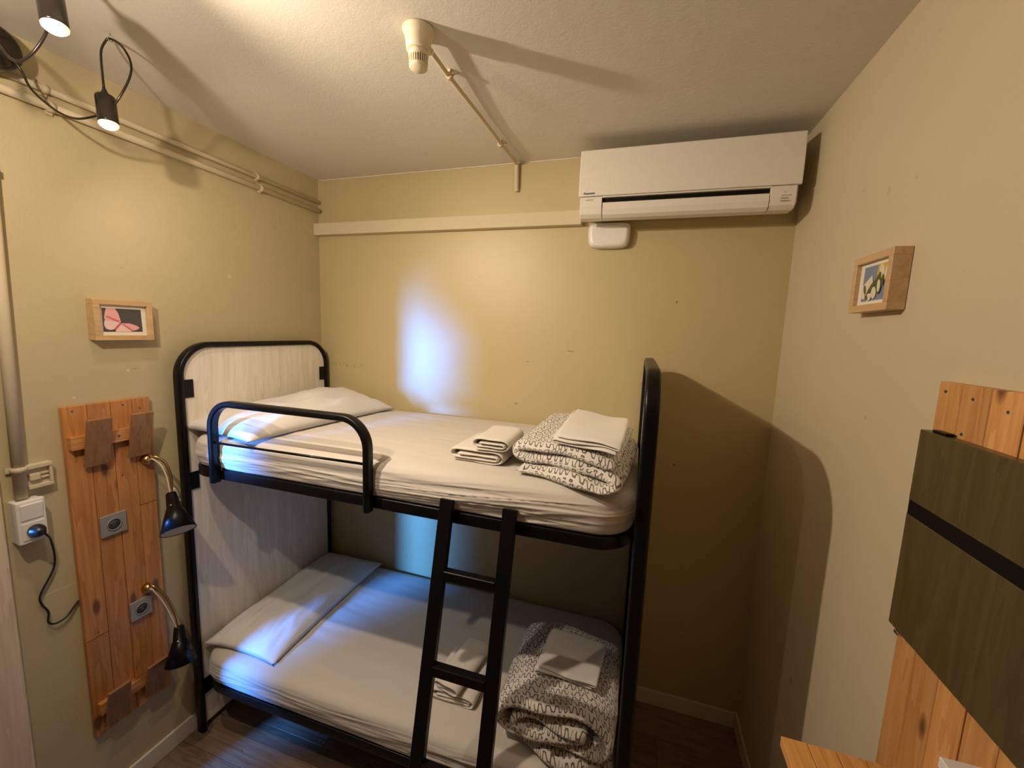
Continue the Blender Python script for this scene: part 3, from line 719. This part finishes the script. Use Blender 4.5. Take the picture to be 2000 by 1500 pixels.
# thin conduit on the ceiling from the detector to the back wall
ch = H - 0.021
t = thing('ceiling_conduit', 'thin cream conduit on the ceiling from the detector to the back wall', 'pipe', (1.252, -0.5, ch))
MB().tube(spline([(1.250, -0.925, ch), (1.247, -0.77, ch + 0.002), (1.250, -0.50, ch + 0.006), (1.254, -0.25, ch + 0.004), (1.256, -0.03, H - 0.014), (1.257, -0.016, H - 0.030)], 6), oval(0.0075, 0.0075, 12)).build('tube', 'cream', t)
MB().tube(spline([(1.257, -0.017, H - 0.012), (1.258, -0.016, H - 0.06), (1.259, -0.014, H - 0.12), (1.259, -0.007, H - 0.142)], 5), oval(0.0115, 0.0115, 12)).build('end_cap', 'cream', t)
for y in (-0.775, -0.255):
    c = MB().tube([Vector((1.249, y - 0.008, ch + 0.003)), Vector((1.249, y + 0.008, ch + 0.003))], oval(0.0115, 0.0115, 12))
    c.box((1.243, y - 0.007, ch), (1.255, y + 0.007, H - 0.0005)); cl = c.build('clip', 'cream', t)
    MB().tube([Vector((1.262, y, ch + 0.004)), Vector((1.276, y + 0.012, ch + 0.014))], oval(0.0028, 0.0028, 8)).build('screw', 'steel', cl)
t = thing('smoke_detector', 'old cream smoke detector hanging from the ceiling', 'smoke detector', (1.243, -0.965, H))
dx, dy = 1.243, -0.965
MB().lathe([(0.046, H - 0.0005), (0.046, H - 0.006), (0.0405, H - 0.016), (0.0365, H - 0.034), (0.035, H - 0.055), (0.030, H - 0.058)], (dx, dy, 0), n=32).build('base', 'cream_plastic', t)
MB().lathe([(0.0285, H - 0.056), (0.0285, H - 0.074), (0.022, H - 0.074)], (dx, dy, 0), n=32).build('collar', 'cream_plastic', t)
MB().lathe([(0.0215, H - 0.073), (0.0215, H - 0.094)], (dx, dy, 0), n=24).build('sensor_core', 'dark_grey', t)
MB().lathe([(0.0, H - 0.104), (0.024, H - 0.104), (0.0265, H - 0.101), (0.0265, H - 0.093), (0.0, H - 0.093)], (dx, dy, 0), n=32).build('sensor_cap', 'cream_plastic', t)
rb = MB()
for k in range(26):
    a = 2 * PI * k / 26; R_ = Matrix.Rotation(a, 3, 'Z')
    rb.box((dx + 0.0225, dy - 0.0016, H - 0.094), (dx + 0.0272, dy + 0.0016, H - 0.058), rot=R_, pivot=(dx, dy, H))
rb.build('ribs', 'cream_plastic', t)
MB().tube([Vector((dx + 0.022, dy + 0.022, H - 0.048)), Vector((dx + 0.014, dy + 0.050, H - 0.030))], oval(0.009, 0.009, 12)).build('cable_gland', 'cream_plastic', t)

# ------------------------------------------------------------------ CEILING LAMP WITH SPOT HEADS
cl = thing('spider_lamp', 'black lamp of lit spot heads on looping cables, hung under the ceiling, top left', 'lamp', (0.05, -1.345, 2.722))
MB().lathe([(0.0, 0.102), (0.050, 0.101), (0.058, 0.096), (0.062, 0.086), (0.062, 0.036), (0.0, 0.036)], (0, -1.345, 2.722), (1, 0, 0), n=36).build('canopy', 'lamp_black', cl)
MB().lathe([(0.018, 0.0005), (0.018, 0.037)], (0, -1.345, 2.738), (1, 0, 0), n=20).build('mount', 'lamp_black', cl)
def spot_head(key, tilt):
    p = LAMP_POS[key]; ax = Vector(tilt).normalized()      # ax points up, out of the back of the head
    h = MB().lathe([(0.0195, 0.004), (0.0238, 0.000), (0.0245, 0.006), (0.0245, 0.078), (0.0225, 0.083), (0.008, 0.084)], p, ax, 28).build('lamp_head', 'lamp_black', cl)
    MB().lathe([(0.009, 0.083), (0.0085, 0.095), (0.005, 0.103), (0.0035, 0.112)], p, ax, 16).build('cable_grip', 'black_plastic', h)
    MB().lathe([(0.0, -0.0135), (0.009, -0.0128), (0.016, -0.0105), (0.0205, -0.0065), (0.0, -0.003)], p, ax, 28).build('bulb', 'bulb', h)
    MB().lathe([(0.0203, -0.0067), (0.0235, -0.0035), (0.0242, 0.0005), (0.0225, 0.004), (0.0190, 0.004)], p, ax, 28).build('bulb_rim', 'bulb_rim', h)
    lamp_light('lamp_light', p - ax * 0.030, LAMP_W[key], 0.018, LAMP_AIM[key])
    return p + ax * 0.110
tA = spot_head('A', (-0.16, 0.02, 0.98)); tB = spot_head('B', (-0.16, 0.05, 1.0)); tC = spot_head('C', (0.1, 0.05, 1.0))
def cable(pts, r=0.0032): MB().tube(spline(pts, 10), oval(r, r, 8)).build('cable', 'lamp_black', cl)
cb = Vector((0.088, -1.350, 2.69))
hookB = Vector((0.311, -1.186, 2.800))
cable([tB, tB + Vector((-0.012, 0.006, 0.04)), (0.292, -1.202, 2.755), (0.297, -1.192, 2.790), hookB, (0.345, -1.178, 2.780), (0.372, -1.174, 2.735), (0.376, -1.180, 2.690), (0.352, -1.196, 2.628), (0.322, -1.208, 2.590), (0.285, -1.224, 2.566), (0.225, -1.246, 2.555), (0.165, -1.262, 2.580), (0.115, -1.285, 2.63), (0.108, -1.300, 2.675), (0.106, -1.32, 2.70)])
hookA = Vector((0.575, -1.435, 2.800))
cable([tA, tA + Vector((-0.003, 0.0, 0.03)), (0.562, -1.440, 2.785), hookA, (0.560, -1.418, 2.775), (0.530, -1.418, 2.715), (0.514, -1.430, 2.640), (0.500, -1.440, 2.602), (0.481, -1.450, 2.574), (0.456, -1.460, 2.557), (0.432, -1.466, 2.566), (0.409, -1.470, 2.592), (0.34, -1.460, 2.655), (0.22, -1.410, 2.712), (0.107, -1.355, 2.73)])
hookC = Vector((0.83, -1.82, 2.800))
cable([tC, (0.818, -1.84, 2.74), hookC, (0.84, -1.80, 2.72), (0.66, -1.72, 2.60), (0.5, -1.62, 2.56), (0.33, -1.50, 2.60), (0.2, -1.41, 2.67), (0.107, -1.372, 2.69)])
for hk in (hookA, hookB, hookC):
    MB().tube([hk + Vector((0.0, 0.006 * math.cos(a), -0.002 + 0.006 * math.sin(a))) for a in [k * PI / 6 for k in range(-8, 4)]] + [hk + Vector((0, 0, 0.0148))], oval(0.0013, 0.0013, 6)).build('hook', 'steel', cl)

# ------------------------------------------------------------------ PICTURES
def picture(label, wallx, sgn, yc, zc, wy, hz, depth, art, bw=0.019, mirror=1):
    t = thing('picture', label, 'picture', (wallx, yc, zc - hz / 2), 'small framed pictures')
    P = lambda d, y, z: (wallx + sgn * d, yc + mirror * y, zc + z)
    a, b = wy / 2, hz / 2
    def rb(mb, d0, d1, y0, y1, z0, z1):
        p, q = P(d0, y0, z0), P(d1, y1, z1); return mb.box([min(i, j) for i, j in zip(p, q)], [max(i, j) for i, j in zip(p, q)])
    rb(MB(), 0.001, depth, -a, a, b - bw, b).build('frame_bar', 'beech', t, bevel=0.001, seg=1)
    rb(MB(), 0.001, depth, -a, a, -b, -b + bw).build('frame_bar', 'beech', t, bevel=0.001, seg=1)
    rb(MB(), 0.001, depth, -a, -a + bw, -b + bw, b - bw).build('frame_bar', 'beech', t, bevel=0.001, seg=1)
    rb(MB(), 0.001, depth, a - bw, a, -b + bw, b - bw).build('frame_bar', 'beech', t, bevel=0.001, seg=1)
    rb(MB(), 0.002, depth - 0.012, -a + bw, a - bw, -b + bw, b - bw).build('mount', 'mat_card', t)
    m = MB(); lay = depth - 0.0118
    for k, (poly, mi) in enumerate(art):
        n = len(poly); base = len(m.v)
        m.v += [Vector(P(lay + 0.00025 * k, y, z)) for y, z in poly]
        m.face([base + i for i in range(n)], mi)
    m.build('print', ['print_dark', 'print_pale', 'print_pink', 'print_red', 'print_blue', 'print_yellow', 'print_cream', 'print_green'], t, fix=False)
    return t
def ell(cx, cz, rx, rz, rot=0, n=20, tip=1.0):
    out = []
    for k in range(n):
        a = 2 * PI * k / n; x = rx * math.cos(a); z = rz * math.sin(a) * (1 - (tip - 1) * 0.5 * math.cos(a))
        out.append((cx + x * math.cos(rot) - z * math.sin(rot), cz + x * math.sin(rot) + z * math.cos(rot)))
    return out
# butterfly: y to the right in the photograph, picture centre (-1.054, 1.947)
q = lambda y, z: (y + 1.0535, z - 1.947)
bf = [([q(-1.118, 1.991), q(-0.994, 1.990), q(-0.992, 1.904), q(-1.118, 1.903)], 0),
      ([q(-1.105, 1.991), q(-1.078, 1.991), q(-1.068, 1.972), q(-1.062, 1.942), q(-1.064, 1.936), q(-1.085, 1.944), q(-1.110, 1.946), q(-1.113, 1.955), q(-1.109, 1.975)], 2),
      ([q(-1.112, 1.946), q(-1.090, 1.944), q(-1.064, 1.938), q(-1.067, 1.925), q(-1.082, 1.913), q(-1.098, 1.910), q(-1.110, 1.915), q(-1.115, 1.930)], 1),
      ([q(-1.062, 1.936), q(-1.035, 1.936), q(-1.012, 1.928), q(-1.002, 1.920), q(-1.012, 1.911), q(-1.022, 1.909), q(-1.030, 1.904), q(-1.060, 1.912)], 2),
      ([q(-1.064, 1.934), q(-1.050, 1.926), q(-1.030, 1.904), q(-1.082, 1.904), q(-1.078, 1.914)], 1),
      ([q(-1.066, 1.938), q(-1.059, 1.936), q(-1.080, 1.910), q(-1.086, 1.913)], 3),
      ([q(-1.108, 1.960), q(-1.104, 1.962), q(-1.066, 1.944), q(-1.068, 1.940)], 3),
      ([q(-1.060, 1.932), q(-1.056, 1.934), q(-1.024, 1.908), q(-1.028, 1.906)], 3)]
picture('beech framed picture of a pink butterfly on the left wall', 0.0, 1, -1.0535, 1.947, 0.188, 0.150, 0.040, bf)
# flower: u to the right in the photograph is towards -y
fw = [([(-0.058, 0.046), (0.062, 0.046), (0.062, -0.046), (-0.058, -0.046)], 4),
      ([(0.012, 0.046), (0.062, 0.046), (0.062, 0.006), (0.030, -0.002), (0.006, 0.014)], 5),
      (ell(0.030, 0.030, 0.010, 0.016, 0.5), 6), (ell(0.050, 0.020, 0.006, 0.018, -0.2), 6),
      ([(-0.056, -0.036), (-0.058, -0.004), (-0.030, 0.012), (-0.012, 0.022), (-0.006, 0.002), (-0.024, -0.024), (-0.040, -0.040)], 6),
      (ell(-0.042, -0.014, 0.006, 0.014, 0.4), 7), (ell(0.016, 0.008, 0.007, 0.020, -0.6), 7), (ell(-0.012, -0.012, 0.006, 0.026, -0.8), 7),
      (ell(0.006, -0.026, 0.012, 0.016, 0.3), 6), (ell(-0.016, -0.036, 0.014, 0.010, 0.2), 6), (ell(0.028, -0.010, 0.012, 0.022, 0.1), 7), (ell(0.028, -0.010, 0.007, 0.016, 0.1), 6), (ell(0.044, 0.002, 0.004, 0.016, 0.1), 7), (ell(-0.026, -0.036, 0.005, 0.009, 0.7), 7)]
picture('beech framed picture of a pale flower on the right wall', W, -1, -0.784, 2.121, 0.192, 0.150, 0.040, fw, mirror=-1)

# ------------------------------------------------------------------ COAT RACK OF PINE BOARDS ON THE LEFT WALL
rk = thing('coat_rack', 'tall pine board coat rack with wooden hooks on the left wall', 'coat rack', (0.0, -1.118, 0.335))
RZ0, RZ1 = 0.335, 1.640
def plank(y0, y1, z0, z1, x1=0.021, mat='pine', x0=0.002):
    MB().box((x0, y0 + 0.0008, z0), (x1, y1 - 0.0008, z1)).build('plank', mat, rk, bevel=0.0012, seg=1)
plank(-1.252, -1.1835, 0.742, RZ1); plank(-1.252, -1.1835, RZ0, 0.739, 0.020)
plank(-1.1835, -1.1135, RZ0, RZ1, 0.0205)
plank(-1.1135, -1.0445, RZ0, RZ1, 0.0212)
plank(-1.0445, -0.983, 1.200, RZ1); plank(-1.0445, -0.983, RZ0, 1.198, 0.0196)
for z0 in (1.484, 0.428):
    MB().box((0.0213, -1.246 if z0 > 1 else -1.240, z0), (0.043, -0.992, z0 + 0.048)).build('batten', 'pine_across', rk, bevel=0.0015, seg=1)
def hook(y0, z0, z1):
    # a plate leaning out at the top, fixed to the batten
    R_ = Matrix.Rotation(0.22, 3, 'Y'); lo, hi = (0.0505, y0, z0), (0.062, y0 + 0.072, z1)
    MB().box(lo, hi, rot=R_).build('hook', 'pine_hook', rk, bevel=0.001, seg=1)
hook(-1.214, 1.412, 1.594); hook(-1.079, 1.410, 1.592); hook(-1.228, 0.372, 0.524); hook(-1.096, 0.370, 0.522)
for y, z in ((-1.225, 1.622), (-1.075, 1.622), (-1.02, 1.60), (-1.095, 1.345), (-1.215, 0.76), (-1.222, 0.36)): MB().lathe([(0.0, 0.0008), (0.003, 0.0006), (0.0032, 0.0)], (0.0212, y, z), (1, 0, 0), 10).build('nail_head', 'dark_grey', rk)
for y, z in ((-1.108, 1.508), (-1.015, 0.452)): MB().lathe([(0.0, 0.0008), (0.004, 0.0008), (0.0045, 0.0)], (0.043, y, z), (1, 0, 0), 12).build('screw', 'dark_grey', rk)

def wall_socket(label, y0, z0, sy, sz):
    t = thing('wall_socket', label, 'socket', (0.0215, y0 + sy / 2, z0), 'grey sockets on the coat rack')
    x = 0.0216
    MB().box((x, y0, z0), (x + 0.010, y0 + sy, z0 + sz)).build('plate', 'grey_plastic', t, bevel=0.002)
    c = (x + 0.010, y0 + sy / 2, z0 + sz / 2)
    MB().lathe([(0.0235, 0.0), (0.0235, 0.003), (0.0205, 0.003), (0.0200, 0.0006), (0.0, 0.0006)], c, (1, 0, 0), 28).build('socket_ring', 'grey_plastic', t)
    MB().lathe([(0.0, 0.0008), (0.0198, 0.0008), (0.0198, 0.0006)], c, (1, 0, 0), 28).build('socket_well', 'dark_grey', t)
    for s in (-1, 1): MB().lathe([(0.0, 0.0012), (0.0025, 0.0012), (0.0025, 0.0006)], (c[0], c[1] + s * 0.0095, c[2]), (1, 0, 0), 10).build('pin_hole_dark', 'black', t)  # flat black discs stand in for the shade inside the holes
wall_socket('grey wall socket on the coat rack beside the upper reading lamp', -1.182, 1.124, 0.082, 0.082)
wall_socket('grey wall socket on the coat rack beside the lower reading lamp', -1.114, 0.727, 0.076, 0.080)

# ------------------------------------------------------------------ READING LAMPS
def reading_lamp(label, base, pts, top, axis, length, r1, on_label=None):
    t = thing('reading_lamp', label, 'reading lamp', base, 'black reading lamps')
    bx = Vector(base)
    MB().lathe([(0.0, 0.026), (0.012, 0.026), (0.019, 0.018), (0.020, 0.0)], bx, (1, 0, 0), 20).build('wall_mount', 'brass', t)
    MB().box(bx + Vector((0.010, -0.004, 0.004)), bx + Vector((0.034, 0.004, 0.024))).build('clamp_screw', 'brass', t, bevel=0.001, seg=1)
    ck = spline(pts, 9)
    MB().tube(ck, oval(0.0058, 0.0058, 12)).build('gooseneck', 'brass', t)
    off = [p + Vector((0.004, -0.012 * math.sin(PI * i / (len(ck) - 1)) - 0.004, -0.010 * math.sin(PI * i / (len(ck) - 1)))) for i, p in enumerate(ck)]
    MB().tube(off, oval(0.0028, 0.0028, 8)).build('flex', 'cream_plastic', t)
    a = Vector(axis).normalized(); L = length
    sh = MB().lathe([(0.0, -0.002), (0.0155, 0.0), (0.018, 0.004), (0.0245, L * 0.40), (0.027, L * 0.41), (r1, L), (r1 - 0.002, L), (0.025, L * 0.42), (0.018, L * 0.36), (0.0, L * 0.34)], top, a, 36).build('lamp_shade', 'black_metal', t)
    MB().lathe([(r1 - 0.0025, L - 0.002), (0.0265, L * 0.45), (0.022, L * 0.43)], top, a, 36).build('reflector', 'white_paint', sh)
    MB().lathe([(0.0, L * 0.90), (0.014, L * 0.88), (0.024, L * 0.80), (0.025, L * 0.72), (0.016, L * 0.5), (0.014, L * 0.38), (0.0, L * 0.37)], top, a, 24).build('bulb', 'white_plastic', sh)
    pr_ = a.orthogonal().normalized()
    side = (Vector((0.7, -0.7, 0.0)) - a * a.dot(Vector((0.7, -0.7, 0)))).normalized()
    MB().lathe([(0.0, 0.006), (0.0045, 0.005), (0.005, 0.0)], Vector(top) + a * L * 0.36 + side * 0.0235, side, 12).build('switch_knob', 'steel', sh)
    return t
reading_lamp('black cone reading lamp by the upper bunk, upper of the pair', (0.0215, -1.015, 1.385),
    [(0.045, -1.015, 1.385), (0.064, -1.005, 1.398), (0.085, -0.985, 1.372), (0.098, -0.976, 1.320), (0.104, -0.978, 1.270), (0.110, -0.985, 1.236)], (0.110, -0.986, 1.244), (0.56, -0.24, -0.80), 0.165, 0.060)
reading_lamp('black cone reading lamp by the lower bunk, lower of the pair', (0.0215, -1.048, 0.840),
    [(0.045, -1.048, 0.842), (0.060, -1.040, 0.846), (0.075, -1.010, 0.780), (0.090, -0.992, 0.700), (0.098, -0.988, 0.650), (0.102, -0.988, 0.632)], (0.102, -0.988, 0.640), (0.20, -0.14, -0.97), 0.150, 0.056)
t = thing('cable_cleat', 'small cream cable cleat on the left wall beside the bunk post', 'cleat', (0.0, -0.902, 1.16))
MB().prism([(-0.921, 1.222), (-0.905, 1.222), (-0.893, 1.190), (-0.898, 1.176), (-0.888, 1.160), (-0.905, 1.142), (-0.921, 1.150)], lambda p, d: (d, p[0], p[1]), 0.0005, 0.018).build('cleat_body', 'cream_plastic', t, bevel=0.002, seg=1)

# ------------------------------------------------------------------ SWITCH BOX, PLUG, OLD SWITCH PLATE
t = thing('switch_box', 'white surface-mounted box with a switch above a socket on the left wall', 'switch box', (0.0, -1.365, 1.21))
MB().box((0.0005, -1.397, 1.212), (0.030, -1.332, 1.352)).build('back_box', 'white_plastic', t, bevel=0.002)
MB().box((0.030, -1.399, 1.210), (0.052, -1.330, 1.354)).build('cover_frame', 'white_plastic', t, bevel=0.004, seg=3)
MB().prism([(0.052, 1.290), (0.0545, 1.290), (0.0585, 1.343), (0.052, 1.343)], lambda p, d: (p[0], d, p[1]), -1.391, -1.338).build('rocker', 'white_plastic', t, bevel=0.0012, seg=1)
MB().box((0.052, -1.391, 1.222), (0.0545, -1.338, 1.280)).build('socket_plate', 'white_plastic', t, bevel=0.001, seg=1)
t = thing('power_plug', 'black round plug with a cord hanging down to the coat rack', 'plug', (0.055, -1.362, 1.25))
MB().lathe([(0.0205, 0.0), (0.0215, 0.003), (0.0205, 0.014), (0.015, 0.020), (0.011, 0.034), (0.0, 0.035)], (0.0548, -1.3615, 1.2490), (1, 0, 0), 26).build('plug_body', 'black_plastic', t)
MB().tube(spline([(0.074, -1.353, 1.243), (0.066, -1.340, 1.222), (0.040, -1.322, 1.190), (0.018, -1.308, 1.120), (0.012, -1.314, 1.070), (0.010, -1.350, 1.000), (0.010, -1.350, 0.965), (0.010, -1.336, 0.925), (0.012, -1.340, 0.892), (0.014, -1.326, 0.874), (0.012, -1.295, 0.876), (0.008, -1.268, 0.900), (0.006, -1.2535, 0.914)], 8), oval(0.0032, 0.0032, 8)).build('cord', 'black_plastic', t)
t = thing('wall_bracket', 'cream painted slotted plate on the left wall above the switch box', 'bracket', (0.0, -1.32, 1.382))
MB().box((0.0005, -1.352, 1.380), (0.014, -1.291, 1.462)).build('plate', 'cream', t, bevel=0.003)
MB().box((0.0145, -1.352, 1.448), (0.028, -1.291, 1.462)).build('ledge', 'cream', t, bevel=0.002)
MB().box((0.0145, -1.352, 1.380), (0.026, -1.291, 1.393)).build('ledge', 'cream', t, bevel=0.002)
MB().box((0.0145, -1.299, 1.394), (0.026, -1.291, 1.447)).build('side_lip', 'cream', t, bevel=0.002)
MB().box((0.0145, -1.348, 1.408), (0.027, -1.322, 1.432)).build('catch', 'cream', t, bevel=0.003)
MB().box((0.0145, -1.320, 1.424), (0.022, -1.300, 1.431)).build('rib', 'cream', t, bevel=0.001, seg=1)
MB().box((0.0145, -1.320, 1.410), (0.022, -1.300, 1.417)).build('rib', 'cream', t, bevel=0.001, seg=1)

# ------------------------------------------------------------------ RIGHT WALL: PINE BOARDS, DARK PANEL, SHELF, CARD
wb = thing('pine_wall_board', 'tall panel of upright pine planks on the right wall', 'wall board', (W, -1.6, 0.95))
edges = [-1.078, -1.142, -1.211, -1.280, -1.348, -1.417, -1.485, -1.553, -1.622, -1.690, -1.758, -1.827, -1.895, -1.963]
for i, (a, b_) in enumerate(zip(edges[:-1], edges[1:])):
    MB().box((W - 0.021 - 0.0006 * (i % 3), b_ + 0.0012, 0.30), (W - 0.001, a - 0.0012, 1.8915)).build('plank', 'pine_right', wb, bevel=0.0015, seg=1)
for y, z in ((-1.100, 1.873), (-1.172, 1.868), (-1.250, 1.858), (-1.160, 1.800), (-1.29, 1.85), (-1.32, 1.868)): MB().lathe([(0.0, 0.0006), (0.0028, 0.0006), (0.003, 0.0)], (W - 0.0222, y, z), (-1, 0, 0), 10).build('nail_head', 'dark_grey', wb)
pn = thing('dark_panel', 'dark olive folding table panel with a black band on the pine boards', 'panel', (W - 0.03, -1.5, 1.36))
px0, px1 = W - 0.0425, W - 0.0228
MB().box((px0, -1.95, 1.640), (px1, -1.0835, 1.791)).build('upper_leaf', 'olive', pn, bevel=0.001, seg=1)
MB().box((px0, -1.95, 1.360), (px1, -1.0835, 1.609)).build('lower_leaf', 'olive', pn, bevel=0.001, seg=1)
MB().box((px0 + 0.0006, -1.95, 1.609), (px1, -1.0845, 1.640)).build('band', 'black', pn)
MB().box((px0 - 0.002, -1.122, 1.352), (px0 + 0.012, -1.108, 1.3598)).build('hinge', 'steel', pn, bevel=0.001, seg=1)
MB().box((px0 + 0.004, -1.150, 1.791), (px1 - 0.002, -1.112, 1.797)).build('hinge', 'black_metal', pn, bevel=0.001, seg=1)
sh = thing('wall_shelf', 'pine shelf board fixed to the right wall below the dark panel', 'shelf', (W - 0.12, -1.5, 1.04))
for i, (x0, x1) in enumerate(((2.294, 2.345), (2.3465, 2.400), (2.4015, 2.4535), (2.455, 2.5035))):
    MB().box((x0, -1.90, 1.040), (x1, -1.140, 1.0635 - 0.0004 * (i % 2))).build('plank', 'pine_shelf', sh, bevel=0.0012, seg=1)
MB().box((2.30, -1.80, 1.012), (2.5035, -1.775, 1.0398)).build('bearer', 'pine_shelf', sh); MB().box((2.30, -1.22, 1.012), (2.5035, -1.195, 1.0398)).build('bearer', 'pine_shelf', sh)
t = thing('white_box', 'white paper box standing on the pine shelf, bottom right', 'box', (2.466, -1.45, 1.0637))
MB().box((2.431, -1.54, 1.0637), (2.500, -1.360, 1.286)).build('carton', 'paper', t, bevel=0.0015, seg=1)
MB().box((2.4295, -1.5415, 1.2865), (2.5015, -1.3585, 1.306)).build('lid', 'paper', t, bevel=0.0015, seg=1)
